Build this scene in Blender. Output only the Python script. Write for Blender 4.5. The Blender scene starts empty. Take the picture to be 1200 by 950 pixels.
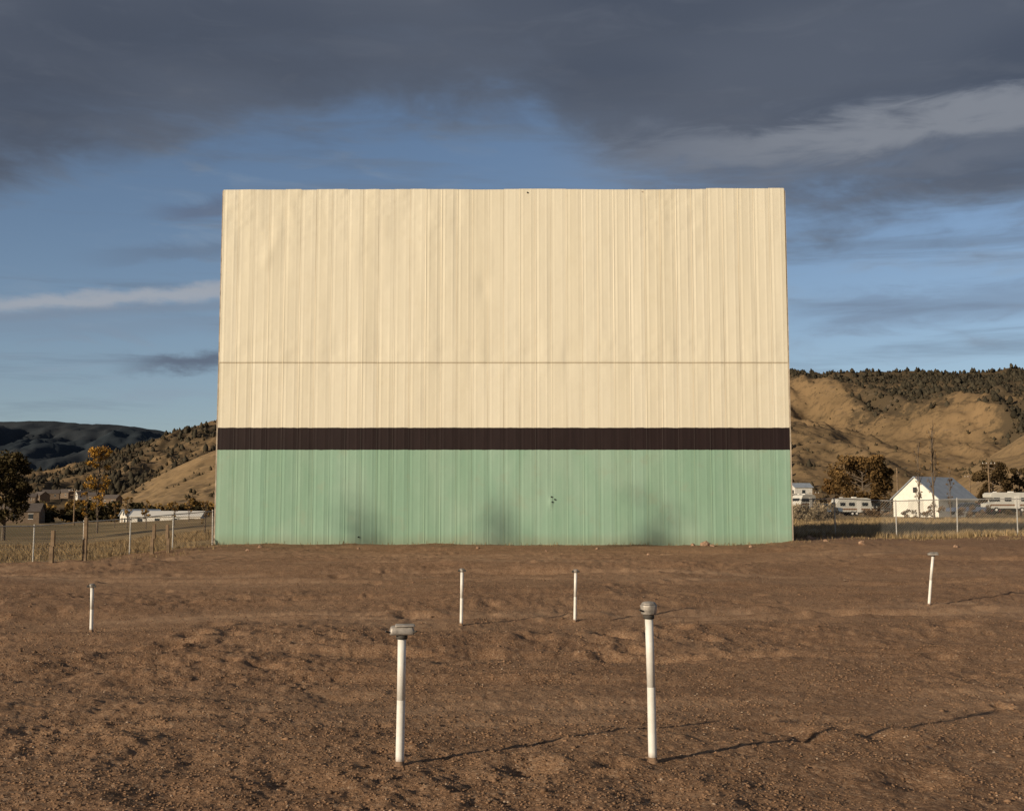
import bpy, math, random
import numpy as np
from mathutils import Vector, Matrix
random.seed(7); rng=np.random.default_rng(7)
scene=bpy.context.scene
scene.view_settings.view_transform='Standard'
scene.view_settings.look='None'
scene.view_settings.exposure=0
TH=math.atan(125/1300); F=1300.0; CZ=1.6
def ray(px,py):
    dx=(px-600)/F; dy=(475-py)/F
    q=math.cos(TH)-dy*math.sin(TH)
    return dx/q,(math.sin(TH)+dy*math.cos(TH))/q
SUN_AZ=math.radians(50); SUN_EL=math.radians(15)
# ---------------------------------------------------------------- noise
def vn(x,y,s=0):
    x=np.asarray(x,float); y=np.asarray(y,float)
    xi=np.floor(x).astype(np.int64); yi=np.floor(y).astype(np.int64)
    fx=x-xi; fy=y-yi
    fx=fx*fx*fx*(fx*(fx*6-15)+10); fy=fy*fy*fy*(fy*(fy*6-15)+10)
    def h(a,b):
        n=(a*374761393+b*668265263+s*1442695+12345)&0xffffffff
        n=((n^(n>>13))*1274126177)&0xffffffff
        n=((n^(n>>15))*1103515245)&0xffffffff
        return (n^(n>>16))/4294967295.0*2-1
    a=h(xi,yi);b=h(xi+1,yi);c=h(xi,yi+1);d=h(xi+1,yi+1)
    return (a*(1-fx)+b*fx)*(1-fy)+(c*(1-fx)+d*fx)*fy
def fbm(x,y,o=4,s=0,g=.5):
    r=0;a=1;t=0
    c,sn=math.cos(.6),math.sin(.6)
    for i in range(o):
        r=r+a*vn(x,y,s+i*17);t+=a;a*=g
        x,y=(x*c-y*sn)*2.03+3.1,(x*sn+y*c)*2.03+7.7
    return r/t*1.4
def sst(x,a,b):
    t=np.clip((x-a)/(b-a),0,1); return t*t*(3-2*t)
# ---------------------------------------------------------------- materials
class NT:
    def __init__(s,nt): s.nt=nt
    def n(s,t,**k):
        nd=s.nt.nodes.new(t)
        for a,b in k.items(): setattr(nd,a,b)
        return nd
    def set(s,sock,v):
        if isinstance(v,bpy.types.NodeSocket): s.nt.links.new(v,sock)
        elif v is not None:
            if isinstance(v,(tuple,list)) and len(v)==3 and sock.type=='RGBA': v=(*v,1)
            sock.default_value=v
    def m(s,op,a,b=None,c=None,clamp=False):
        nd=s.n('ShaderNodeMath',operation=op); nd.use_clamp=clamp
        s.set(nd.inputs[0],a)
        if b is not None: s.set(nd.inputs[1],b)
        if c is not None: s.set(nd.inputs[2],c)
        return nd.outputs[0]
    def mix(s,f,a,b,bt='MIX'):
        nd=s.n('ShaderNodeMix',data_type='RGBA',blend_type=bt)
        s.set(nd.inputs[0],f); s.set(nd.inputs[6],a); s.set(nd.inputs[7],b)
        return nd.outputs[2]
    def noise(s,vec,scale,detail=4,rough=.55,dist=0,dim='3D'):
        nd=s.n('ShaderNodeTexNoise',noise_dimensions=dim)
        s.set(nd.inputs['Vector'],vec); nd.inputs['Scale'].default_value=scale
        nd.inputs['Detail'].default_value=detail; nd.inputs['Roughness'].default_value=rough
        nd.inputs['Distortion'].default_value=dist
        return nd.outputs[0]
    def smooth(s,x,a,b,o0=0.,o1=1.):
        nd=s.n('ShaderNodeMapRange',interpolation_type='SMOOTHSTEP')
        s.set(nd.inputs[0],x)
        for i,v in zip((1,2,3,4),(a,b,o0,o1)): s.set(nd.inputs[i],v)
        return nd.outputs[0]
    def scale(s,vec,v):
        nd=s.n('ShaderNodeVectorMath',operation='MULTIPLY'); s.set(nd.inputs[0],vec); nd.inputs[1].default_value=v
        return nd.outputs[0]
    def xyz(s,x,y,z=0.):
        nd=s.n('ShaderNodeCombineXYZ'); s.set(nd.inputs[0],x);s.set(nd.inputs[1],y);s.set(nd.inputs[2],z); return nd.outputs[0]
def newmat(name,rough=.8,spec=.2,metal=0):
    m=bpy.data.materials.new(name); m.use_nodes=True
    b=m.node_tree.nodes['Principled BSDF']
    b.inputs['Roughness'].default_value=rough; b.inputs['Specular IOR Level'].default_value=spec
    b.inputs['Metallic'].default_value=metal
    t=NT(m.node_tree); t.b=b
    t.obj=t.n('ShaderNodeTexCoord').outputs['Object']
    return m,t
def simple(name,c,var=.25,sc=5,rough=.8,spec=.2,metal=0,bump=0):
    m,t=newmat(name,rough,spec,metal)
    n=t.noise(t.obj,sc,5,.65)
    f=t.smooth(n,.3,.7)
    col=t.mix(f,tuple(x*(1-var) for x in c),tuple(min(1,x*(1+var)) for x in c))
    t.set(t.b.inputs['Base Color'],col)
    if bump:
        bn=t.n('ShaderNodeBump'); bn.inputs['Distance'].default_value=bump
        t.set(bn.inputs['Height'],n); t.set(t.b.inputs['Normal'],bn.outputs[0])
    return m
def attrmat(name,rough=.9):
    m,t=newmat(name,rough,.1)
    a=t.n('ShaderNodeAttribute',attribute_name='col')
    t.set(t.b.inputs['Base Color'],a.outputs['Color'])
    return m
# ---------------------------------------------------------------- mesh helpers
def link(o,parent=None):
    scene.collection.objects.link(o)
    if parent: o.parent=parent
    return o
def npmesh(name,v,f,mat=None,smooth=False,parent=None,attrs=None,col=None):
    v=np.asarray(v,np.float32); f=np.asarray(f,np.int32); k=f.shape[1]
    me=bpy.data.meshes.new(name)
    me.vertices.add(len(v)); me.vertices.foreach_set('co',v.ravel())
    me.loops.add(f.size); me.loops.foreach_set('vertex_index',f.ravel())
    me.polygons.add(len(f)); me.polygons.foreach_set('loop_start',np.arange(0,f.size,k,dtype=np.int32))
    me.polygons.foreach_set('loop_total',np.full(len(f),k,np.int32))
    if smooth: me.polygons.foreach_set('use_smooth',np.ones(len(f),bool))
    me.update(calc_edges=True)
    if attrs:
        for n,a in attrs.items():
            at=me.attributes.new(n,'FLOAT','POINT'); at.data.foreach_set('value',np.asarray(a,np.float32).ravel())
    if col is not None:
        at=me.attributes.new('col','FLOAT_COLOR','POINT')
        c=np.ones((len(v),4),np.float32); c[:,:3]=col; at.data.foreach_set('color',c.ravel())
    if mat: me.materials.append(mat)
    return link(bpy.data.objects.new(name,me),parent)
def grid_faces(nr,nc):
    i=np.arange(nr-1)[:,None]*nc+np.arange(nc-1)[None,:]
    return np.stack([i,i+1,i+nc+1,i+nc],-1).reshape(-1,4)
def box(c,s,rz=0,top=(1,1)):
    v=[]
    for z in(-.5,.5):
        k=top if z>0 else (1,1)
        for x,y in((-.5,-.5),(.5,-.5),(.5,.5),(-.5,.5)):
            X,Y=x*s[0]*k[0],y*s[1]*k[1]
            v.append((c[0]+X*math.cos(rz)-Y*math.sin(rz),c[1]+X*math.sin(rz)+Y*math.cos(rz),c[2]+z*s[2]))
    return v,[(3,2,1,0),(4,5,6,7),(0,1,5,4),(1,2,6,5),(2,3,7,6),(3,0,4,7)]
def cyl(p0,p1,r0,r1=None,n=12,cap=True):
    r1=r0 if r1 is None else r1
    p0=Vector(p0);p1=Vector(p1);d=(p1-p0).normalized()
    a=d.orthogonal().normalized();b=d.cross(a)
    v=[];f=[]
    for p,r in((p0,r0),(p1,r1)):
        for i in range(n):
            t=2*math.pi*i/n; v.append(tuple(p+a*math.cos(t)*r+b*math.sin(t)*r))
    for i in range(n): f.append((i,(i+1)%n,n+(i+1)%n,n+i))
    if cap: f+= [tuple(range(n-1,-1,-1)),tuple(range(n,2*n))]
    return v,f
def part(name,geos,mat,parent=None,bevel=0,smooth=False,seg=2):
    V=[];Fc=[]
    for v,f in geos:
        o=len(V);V+=list(v);Fc+=[tuple(i+o for i in q) for q in f]
    me=bpy.data.meshes.new(name);me.from_pydata(V,[],Fc);me.update()
    if smooth:
        for p in me.polygons:p.use_smooth=len(p.vertices)<=4
    me.materials.append(mat)
    o=link(bpy.data.objects.new(name,me),parent)
    if bevel:
        b=o.modifiers.new('bev','BEVEL');b.width=bevel;b.segments=seg;b.limit_method='ANGLE'
    return o
def empty(name,loc=(0,0,0),rz=0):
    e=bpy.data.objects.new(name,None);e.location=loc;e.rotation_euler=(0,0,rz);e.empty_display_size=.3
    return link(e)
# ---------------------------------------------------------------- terrain
def gbase(x,y):
    x=np.asarray(x,float);y=np.asarray(y,float)
    near=np.interp(y,[-60,0,6,9,13,19,24,30,38,46,60],[.1,.05,0,-.04,-.18,-.36,-.33,-.14,.1,.3,.4])
    zl=np.interp(y,[0,19,30,38,46,60,100,250,400,12000],[0,-.42,-.42,-.42,-.3,-.6,-.8,-.8,-1,-20])
    zc=np.interp(y,[0,1,46,60,150,300,12000],[0,0,.3,.35,.6,.8,-15])
    zr=np.interp(y,[0,19,30,46,60,150,300,12000],[0,-.36,-.05,.46,.6,1.0,.9,-15])
    k=46/np.maximum(y,46); X=x*k
    wl=1-sst(X,-19,-10.5); wr=sst(X,7,14)
    far=sst(y,24,44)
    c=np.where(y<46,near,zc)
    L=near*(1-far)+zl*far; R=near*(1-far)+zr*far
    L=np.where(y<46,L,zl);R=np.where(y<46,R,zr)
    z=c*(1-wl)*(1-wr)+L*wl+R*wr
    z=z-0.12*sst(-x,3,9)*sst(y,8,18)*(1-sst(y,22,32))
    return z
RUTS=((9.3,.13,.035),(10.2,.14,.032),(11.8,-.09,.025),(14.4,-.12,.035),(20.6,.08,.05),(22.2,.085,.05),(24.6,-.13,.04),(29.0,-.08,.06),(31.0,-.085,.06),(35.5,.14,.05),(37.5,.145,.05),(41,-.06,.04))
def rutd(x,y,i):
    y0,s,a=RUTS[i]
    return y-(y0+s*x+(.8+.03*y0)*fbm(x*.10,x*0+y0*.3,2,77+i//2))
def gdetail(x,y):
    x=np.asarray(x,float);y=np.asarray(y,float)
    w=1-sst(np.hypot(x,y),55,90)
    z=.085*fbm(x*.22,y*.42,3,5)
    yy=y+1.9*fbm(x*.14,y*.1,2,9)-.05*x
    z+=.09*np.exp(-((yy-13.0)/1.1)**2)-.06*np.exp(-((yy-10.4)/.9)**2)
    z+=.12*np.exp(-((yy-17.6)/1.4)**2)-.05*np.exp(-((yy-14.8)/.9)**2)+.11*np.exp(-((yy-26)/1.8)**2)-.05*np.exp(-((yy-21.6)/1.5)**2)
    z+=.12*np.exp(-((yy-34)/1.9)**2)
    rough=.35+.65*sst(fbm(x*.35,y*.35,3,41),-.3,.4)
    rough=rough*(1-.6*np.exp(-((yy-10.2)/1.0)**2))*(1-.5*np.exp(-((yy-21.8)/1.8)**2))*(1-.5*np.exp(-((yy-30)/1.8)**2))
    z+=.048*rough*fbm(x*1.2,y*1.3,3,21)
    z+=.022*rough*fbm(x*4.5,y*4.5,3,22)
    z+=.011*(.3+.7*rough)*fbm(x*10,y*10,2,27)
    z+=.005*fbm(x*21,y*21,2,23)
    for i,(y0,s,a) in enumerate(RUTS):
        d=rutd(x,y,i)
        wd=.13+.004*y0
        on=sst(fbm(x*.3,y*0+y0,2,78),-.5,.4)
        z-=a*np.exp(-(d/wd)**2)*on
        z+=a*.45*np.exp(-((np.abs(d)-wd*1.9)/(wd*.6))**2)*on
    return z*w
pits=[]
for px,py,r,a in((205,757,.28,.10),(226,752,.2,.09),(190,762,.2,.07),(720,752,.26,.12),(716,766,.2,.08),(790,745,.24,.12),(825,752,.2,.1),(735,762,.16,.07),
                 (1040,860,.22,.05),(1010,850,.25,.05),(1080,905,.2,.05),(300,770,.3,.05),(250,735,.25,.06),(560,765,.25,.05),(930,740,.3,.07),(870,765,.2,.06),(100,772,.25,.05),(1120,740,.3,.08),(980,715,.35,.07),(480,720,.3,.06),(350,705,.3,.06)):
    u,v=ray(px,py); d=10.
    for _ in range(30): d=(gbase(u*d,d)-CZ)/v*.5+d*.5
    pits.append((float(u*d),float(d),r,a))
for _ in range(80):
    d=rng.uniform(6,34); pits.append((rng.uniform(-.5,.5)*d,d,rng.uniform(.08,.28),rng.uniform(.02,.06)))
def ground(x,y):
    x=np.asarray(x,float);y=np.asarray(y,float)
    z=np.array(gbase(x,y)+gdetail(x,y)); sh=z.shape; z=z.ravel().copy(); xf=x.ravel();yf=y.ravel()
    idx=np.nonzero((yf<36)&(yf>4))[0]
    if len(idx):
        o=idx[np.argsort(yf[idx],kind='stable')]; ysrt=yf[o]
        for a,b,r,h in pits:
            i0,i1=np.searchsorted(ysrt,(b-r*4,b+r*4)); q=o[i0:i1]
            q=q[np.abs(xf[q]-a)<r*4]
            d2=((xf[q]-a)**2+((yf[q]-b)*.8)**2)/r**2
            z[q]+=-h*np.exp(-d2*1.6)+h*.35*np.exp(-(np.sqrt(d2)-1.5)**2*4)
    return z.reshape(sh)
def hit(px,py):
    u,v=ray(px,py); d=np.linspace(3,300,30000)
    g=gbase(u*d,d)+gdetail(u*d,d)
    i=np.argmax(CZ+v*d<g)
    d=float(d[i]); return u*d,d,float(ground(np.array([u*d]),np.array([d]))[0])
def gz(x,y): return float(ground(np.array([float(x)]),np.array([float(y)]))[0])

rr=[0.4]
while rr[-1]<14000:
    r=rr[-1]; k=.12 if r<3 else .0036 if r<14 else .005 if r<40 else .008 if r<90 else .03 if r<400 else .08
    rr.append(r*(1+k))
rr=np.array(rr)
azf=np.linspace(-30,30,820); azs=np.concatenate([np.linspace(-180,-60,25)[:-1],np.linspace(-60,-30,40)[:-1],azf,np.linspace(30,60,40)[1:],np.linspace(60,180,25)[1:]])
R,A=np.meshgrid(rr,np.radians(azs),indexing='ij')
X=R*np.sin(A);Y=R*np.cos(A)
Z=np.where(Y<-1,gbase(X*0,Y*0)+gdetail(X,Y)*(1-sst(R,40,80)),0)
fm=Y>=-1
Z[fm]=ground(X[fm],Y[fm])
Z=Z-np.where(R>3000,(R-3000)*.002,0)
def grassmask(x,y):
    n=fbm(x*.35,y*.35,4,61)
    edge_l=-17.6+ (y-39)*(.62)
    m=sst((edge_l+.3)-x+n*1.6,-.6,.9)*sst(y,22,30)
    m=np.maximum(m,sst(y+n*1.6,49.0,50.8))
    m=np.maximum(m,sst(-x-60,0,10)); 
    return m
GM=grassmask(X,Y)
GM=np.where(Y<0,sst(R,30,45),GM)
TR=np.zeros_like(X)
mk=(Y>5)&(Y<50)
for i in range(len(RUTS)):
    if i in(2,3,6,11): continue
    dd_=rutd(X[mk],Y[mk],i); TR[mk]=np.maximum(TR[mk],.8*np.exp(-(dd_/(.22+.01*RUTS[i][0]))**2))
yy_=Y[mk]+1.9*fbm(X[mk]*.14,Y[mk]*.1,2,9)-.05*X[mk]
for c0,w0,a0 in((21.8,1.6,.5),(30,1.8,.45),(10.3,.9,.4),(38,2.2,.4)): TR[mk]=np.maximum(TR[mk],a0*np.exp(-((yy_-c0)/w0)**2))
TR[mk]*=.25+.75*sst(fbm(X[mk]*.3,Y[mk]*.45,4,88),-.35,.45)
gmat,t=newmat('gravel_ground',.95,.1)
p=t.obj
big=t.noise(p,.35,4,.6); mid=t.noise(p,3.,5,.65); fine=t.noise(p,30.,5,.8)
vor=t.n('ShaderNodeTexVoronoi',feature='F1'); t.set(vor.inputs['Vector'],p); vor.inputs['Scale'].default_value=48.
vsep=t.n('ShaderNodeSeparateColor'); t.set(vsep.inputs[0],vor.outputs['Color'])
ta=t.n('ShaderNodeAttribute',attribute_name='track').outputs['Fac']
c=t.mix(t.smooth(mid,.3,.7),(.27,.158,.092),(.39,.238,.143))
c=t.mix(t.m('MULTIPLY',t.smooth(big,.35,.68),.6),c,(.42,.264,.16))
c=t.mix(t.m('MULTIPLY',t.smooth(fine,.56,.42),.66),c,t.mix(1.,c,(.44,.40,.37),'MULTIPLY'))
c=t.mix(t.m('MULTIPLY',t.smooth(fine,.58,.72),.42),c,(.56,.40,.27))
c=t.mix(t.m('MULTIPLY',t.smooth(vsep.outputs[0],.86,.97),.4),c,(.54,.40,.28))
c=t.mix(t.m('MULTIPLY',t.smooth(vsep.outputs[1],.82,.95),.5),c,(.12,.075,.05))
c=t.mix(t.m('MULTIPLY',ta,t.smooth(mid,.3,.7,.25,.65)),c,(.49,.335,.22))
gn=t.noise(t.scale(p,(1,.35,1)),.5,5,.7); gn2=t.noise(p,.02,4,.6)
gr=t.mix(t.smooth(gn,.35,.65),(.25,.175,.09),(.44,.315,.17))
gr=t.mix(t.smooth(gn2,.45,.6),gr,(.20,.15,.075))
ga=t.n('ShaderNodeAttribute',attribute_name='grass').outputs['Fac']
t.set(t.b.inputs['Base Color'],t.mix(ga,c,gr))
vd=t.m('SUBTRACT',1.,vor.outputs['Distance'])
hh=t.m('ADD',t.m('MULTIPLY',fine,1.2),t.m('MULTIPLY',vd,.4))
bn=t.n('ShaderNodeBump');bn.inputs['Distance'].default_value=.016
t.set(bn.inputs['Strength'],t.m('MULTIPLY_ADD',ta,-.3,.9))
t.set(bn.inputs['Height'],hh);t.set(t.b.inputs['Normal'],bn.outputs[0])
npmesh('ground',np.stack([X,Y,Z],-1).reshape(-1,3),grid_faces(*X.shape)[:,::-1],gmat,True,attrs={'grass':GM,'track':TR})

# loose gravel stones, one mesh
NS=90000
d=5*(np.exp(rng.uniform(0,1,NS)*math.log(30/4.6))); u=rng.uniform(-.52,.52,NS)
sx=u*d; sy=d; keep=(grassmask(sx,sy)<.5); sx,sy=sx[keep],sy[keep]; n=len(sx)
den=fbm(sx*.9,sy*.9,3,91); keep=rng.uniform(-.8,.5,n)<den; sx,sy=sx[keep],sy[keep]; n=len(sx)
sz=ground(sx,sy)
ss=.0045+.012*rng.random(n)**2.5; ss*=np.clip(sy/9,.8,2.0)**.5
big_i=rng.random(n)<.008; ss[big_i]*=2.1
oc=np.array([[1,0,0],[0,1,0],[-1,0,0],[0,-1,0],[0,0,1],[0,0,-1]],float)
of=np.array([[0,1,4],[1,2,4],[2,3,4],[3,0,4],[1,0,5],[2,1,5],[3,2,5],[0,3,5]])
V=oc[None]*rng.uniform(.6,1.3,(n,6,1)); V[:,:,2]*=.6
an=rng.uniform(0,6.28,n);ca,sa=np.cos(an)[:,None],np.sin(an)[:,None]
VX=V[:,:,0]*ca-V[:,:,1]*sa;VY=V[:,:,0]*sa+V[:,:,1]*ca
V=np.stack([VX,VY,V[:,:,2]],-1)*ss[:,None,None]+np.stack([sx,sy,sz+ss*.15],-1)[:,None]
FF=(of[None]+np.arange(n)[:,None,None]*6).reshape(-1,3)
cc=np.array([.235,.145,.09])[None]*rng.uniform(.6,1.25,(n,1)); lt=rng.random(n)<.025; cc[lt]=np.array([.36,.27,.20])
npmesh('gravel',V.reshape(-1,3),FF,attrmat('gravel_stone',.95),col=np.repeat(cc,6,0))

rockm=simple('rock_surface',(.34,.22,.15),.35,8,bump=.03)
def rock(px,py,s):
    import bmesh
    x,y,z=hit(px,py); y=min(y,45.4) if abs(x)<12.5 else y; z=gz(x,y)
    bm=bmesh.new();bmesh.ops.create_icosphere(bm,subdivisions=3,radius=1)
    ph=random.random()*50
    for v in bm.verts:
        k=1+.35*float(vn(v.co.x*1.6+ph,v.co.y*1.6+v.co.z*1.3))+.12*float(vn(v.co.x*4+ph,v.co.z*4+v.co.y*3))
        v.co=v.co*k; v.co.z*=.7
        v.co*=s
    me=bpy.data.meshes.new('rock');bm.to_mesh(me);bm.free();me.materials.append(rockm)
    o=link(bpy.data.objects.new('rock',me));o.location=(x,y,z+s*.2);o.rotation_euler=(0,0,random.random()*6)
for a in((820,638,.2),(812,639,.1),(835,640,.09),(948,632,.2),(968,634,.1),(305,641,.1),(880,641,.08),(1010,637,.12),(700,643,.06),(1120,641,.1),(290,645,.07),(560,642,.07),(640,646,.05),(760,650,.06),(420,643,.06)): rock(*a)

# ---------------------------------------------------------------- movie screen
SY=46.
zt=CZ+ray(600,222)[1]*SY; zb0=CZ+ray(600,636)[1]*SY
zbk1=CZ+ray(600,501)[1]*SY; zbk0=CZ+ray(600,527)[1]*SY; zs=CZ+ray(600,425)[1]*SY
xl=-12.23; xr=11.54
PW=.33
m,t=newmat('painted_sheet_metal',.7,.2)
sp=t.n('ShaderNodeSeparateXYZ');t.set(sp.inputs[0],t.obj);x_,z_=sp.outputs[0],sp.outputs[2]
nz=t.noise(t.obj,1.2,5,.6); st=t.noise(t.scale(t.obj,(2.2,1,.22)),1.,5,.6); sp2=t.noise(t.obj,14,5,.7)
bl=t.noise(t.scale(t.obj,(1.,1,.5)),.45,4,.55)
pid=t.m('FLOOR',t.m('DIVIDE',t.m('SUBTRACT',x_,xl),PW*2)); row=t.m('GREATER_THAN',z_,zs)
wn=t.n('ShaderNodeTexWhiteNoise',noise_dimensions='2D'); t.set(wn.inputs['Vector'],t.xyz(pid,row))
sheet=wn.outputs['Value']
cream=t.mix(t.smooth(st,.3,.7),(.74,.695,.57),(.78,.735,.61))
cream=t.mix(t.m('MULTIPLY',t.smooth(nz,.5,.75),.25),cream,(.69,.63,.49))
cream=t.mix(t.m('MULTIPLY',t.smooth(sp2,.62,.75),.25),cream,(.59,.51,.40))
green=t.mix(t.smooth(st,.3,.7),(.245,.405,.31),(.28,.445,.345))
green=t.mix(t.m('MULTIPLY',t.smooth(bl,.42,.68),.5),green,(.36,.49,.405))
green=t.mix(t.m('MULTIPLY',t.smooth(sp2,.57,.72),.4),green,(.20,.31,.235))
green=t.mix(t.m('MULTIPLY',t.smooth(nz,.55,.72),.35),green,(.31,.37,.28))
low=t.smooth(z_,zb0+.5,zb0-.05); green=t.mix(t.m('MULTIPLY',low,.4),green,(.24,.23,.15))
black=t.mix(t.smooth(st,.3,.7),(.018,.011,.012),(.026,.016,.017))
zz=t.m('ADD',z_,t.m('MULTIPLY',t.m('SUBTRACT',t.noise(t.scale(t.obj,(3,1,.5)),1.,3),.5),.05))
c=t.mix(t.m('GREATER_THAN',zz,zbk0),green,black); c=t.mix(t.m('GREATER_THAN',zz,zbk1),c,cream)
c=t.mix(t.m('MULTIPLY',sheet,.65),c,t.mix(1.,c,(.91,.895,.86),'MULTIPLY'))
sl=t.m('ABSOLUTE',t.m('SUBTRACT',z_,zs)); seam=t.smooth(sl,.035,.012)
def per(P,off=0.): return t.m('ABSOLUTE',t.m('SUBTRACT',t.m('FRACT',t.m('DIVIDE',t.m('SUBTRACT',x_,xl+off),P)),.5))
vs=t.m('MULTIPLY',t.smooth(per(PW*2),.468,.490),t.smooth(t.noise(t.scale(t.obj,(2.5,1,.12)),1.,3),.35,.65,.15,.65))
vs2=t.m('MULTIPLY',t.smooth(per(3.96),.4955,.4985),.6)
dirt=t.m('MAXIMUM',t.m('MULTIPLY',seam,.75),t.m('MAXIMUM',vs,vs2))
c=t.mix(dirt,c,t.mix(1.,c,(.45,.38,.30),'MULTIPLY'))
t.set(t.b.inputs['Base Color'],c)
scr_e=empty('drive_in_movie_screen')
NX=1500;NZ=260
xs=np.linspace(xl,xr,NX); tz=np.linspace(0,1,NZ)
strip=np.floor((xs-xl)/(PW*2)+1e-6)
topo=zt+ .02*vn(strip*.77,strip*0,3)+.02*vn(xs*.2,xs*0,4)+.04*sst(xs,-6,2)-.02
boto=zb0-.12+.0*xs
XX=np.broadcast_to(xs,(NZ,NX)); ZZ=boto[None]+(topo-boto)[None]*tz[:,None]
ph=((XX-xl)/PW)%1; ph2=((XX-xl)/(PW*2))%1
prof=.008*(1-np.abs(2*ph2-1)**2.2) +.005*np.exp(-((ph-.5)/.12)**2)+ .011*np.exp(-((ph2-.04)/.03)**2)
pn=np.broadcast_to(strip[None],XX.shape)
amp=.9+.55*vn(pn*.61,ZZ*.16,11)
tiltp=.014*vn(pn*.91,ZZ*.22,13)*(ph2-.5)
buck=.009*vn(XX*1.1,ZZ*.24,31)+.0045*vn(XX*3.0,ZZ*.5,32)+.004*vn(XX*2.2,ZZ*1.5,33)+.0018*vn(XX*4.5,ZZ*4.5,34)
upper=.8+2.4*sst(ZZ,zs+2.5,zt)*np.clip(vn(XX*.3,ZZ*0,39)+.3*sst(-XX,3,12),0,1)+1.1*np.exp(-((ZZ-zs-.5)/.9)**2)
lap=.02*sst(ZZ,zs-.02,zs+.02)
dent=0
for a,b,r,h in((1.6,2.0,.09,.03),(-9.9,13.2,.3,.035),(-1.2,11.,.25,-.03),(6.3,9.,.3,.02),(-4.,6.2,.35,.02),(-10.3,12.4,.25,.03)):
    dent=dent+h*np.exp(-((XX-a)**2+(ZZ-b)**2*.2)/r**2)
YY=SY-(prof*amp+tiltp+buck*upper+lap+dent)
npmesh('facing',np.stack([XX,YY,ZZ],-1).reshape(-1,3),grid_faces(NZ,NX),m,True,scr_e)
steel=simple('weathered_steel',(.22,.20,.18),.3,3); wood=simple('weathered_timber',(.20,.14,.09),.35,6)
ed=[box((xl-.03,SY+.25,(zt+zb0)/2-.05),(.05,.5,zt-zb0)),box((xr+.03,SY+.25,(zt+zb0)/2-.05),(.05,.5,zt-zb0)),
    box(((xl+xr)/2,SY+.25,zt-.11),(xr-xl,.5,.05))]
part('edge_trim',ed,simple('trim_paint',(.42,.36,.29),.3,3),scr_e)
back=[]
for i in range(13):
    x=xl+.3+i*(xr-xl-.6)/12
    back.append(box((x,SY+.34,(zt+zb0)/2-.3),(.15,.3,zt-zb0-.7)))
    back.append(cyl((x,SY+.5,zt-2),(x,SY+6.5,-.2),.1,n=6)); back.append(cyl((x,SY+.5,zt*.5),(x,SY+6.5,-.2),.07,n=6))
for z in np.linspace(zb0+.5,zt-.6,9): back.append(box(((xl+xr)/2,SY+.13,z),(xr-xl-.1,.1,.15)))
part('support_frame',back,steel,scr_e)
holes=[]
for px,py in((646,582),(650,585),(647,588),(420,629),(618,226)):
    u,v=ray(px,py); holes.append(cyl((u*SY,SY-.06,CZ+v*SY),(u*SY+.01,SY-.015,CZ+v*SY),.03,n=7))
part('holes',holes,simple('dark_hole',(.01,.01,.01),0),scr_e)

# ---------------------------------------------------------------- speaker posts
m,t=newmat('chipped_white_paint',.5,.4); 
n1=t.noise(t.obj,9,6,.7);n2=t.noise(t.scale(t.obj,(1,1,.3)),30,5,.7)
sp=t.n('ShaderNodeSeparateXYZ');t.set(sp.inputs[0],t.obj)
c=t.mix(t.smooth(n1,.35,.7),(.80,.79,.76),(.70,.67,.62))
chip=t.smooth(n2,.65,.70); c=t.mix(t.m('MULTIPLY',chip,.75),c,(.25,.15,.10))
lowr=t.smooth(t.m('ADD',sp.outputs[2],t.m('MULTIPLY',n2,.06)),.10,.03); c=t.mix(lowr,c,(.20,.115,.07))
t.set(t.b.inputs['Base Color'],c); white=m
galv=simple('weathered_cast_metal',(.34,.31,.28),.4,18,.5,.5,.3,bump=.003)
dark=simple('dark_metal',(.06,.055,.05),.3,20,.6)
conc=simple('dirt_collar',(.22,.14,.09),.3,14,bump=.01)
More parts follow.
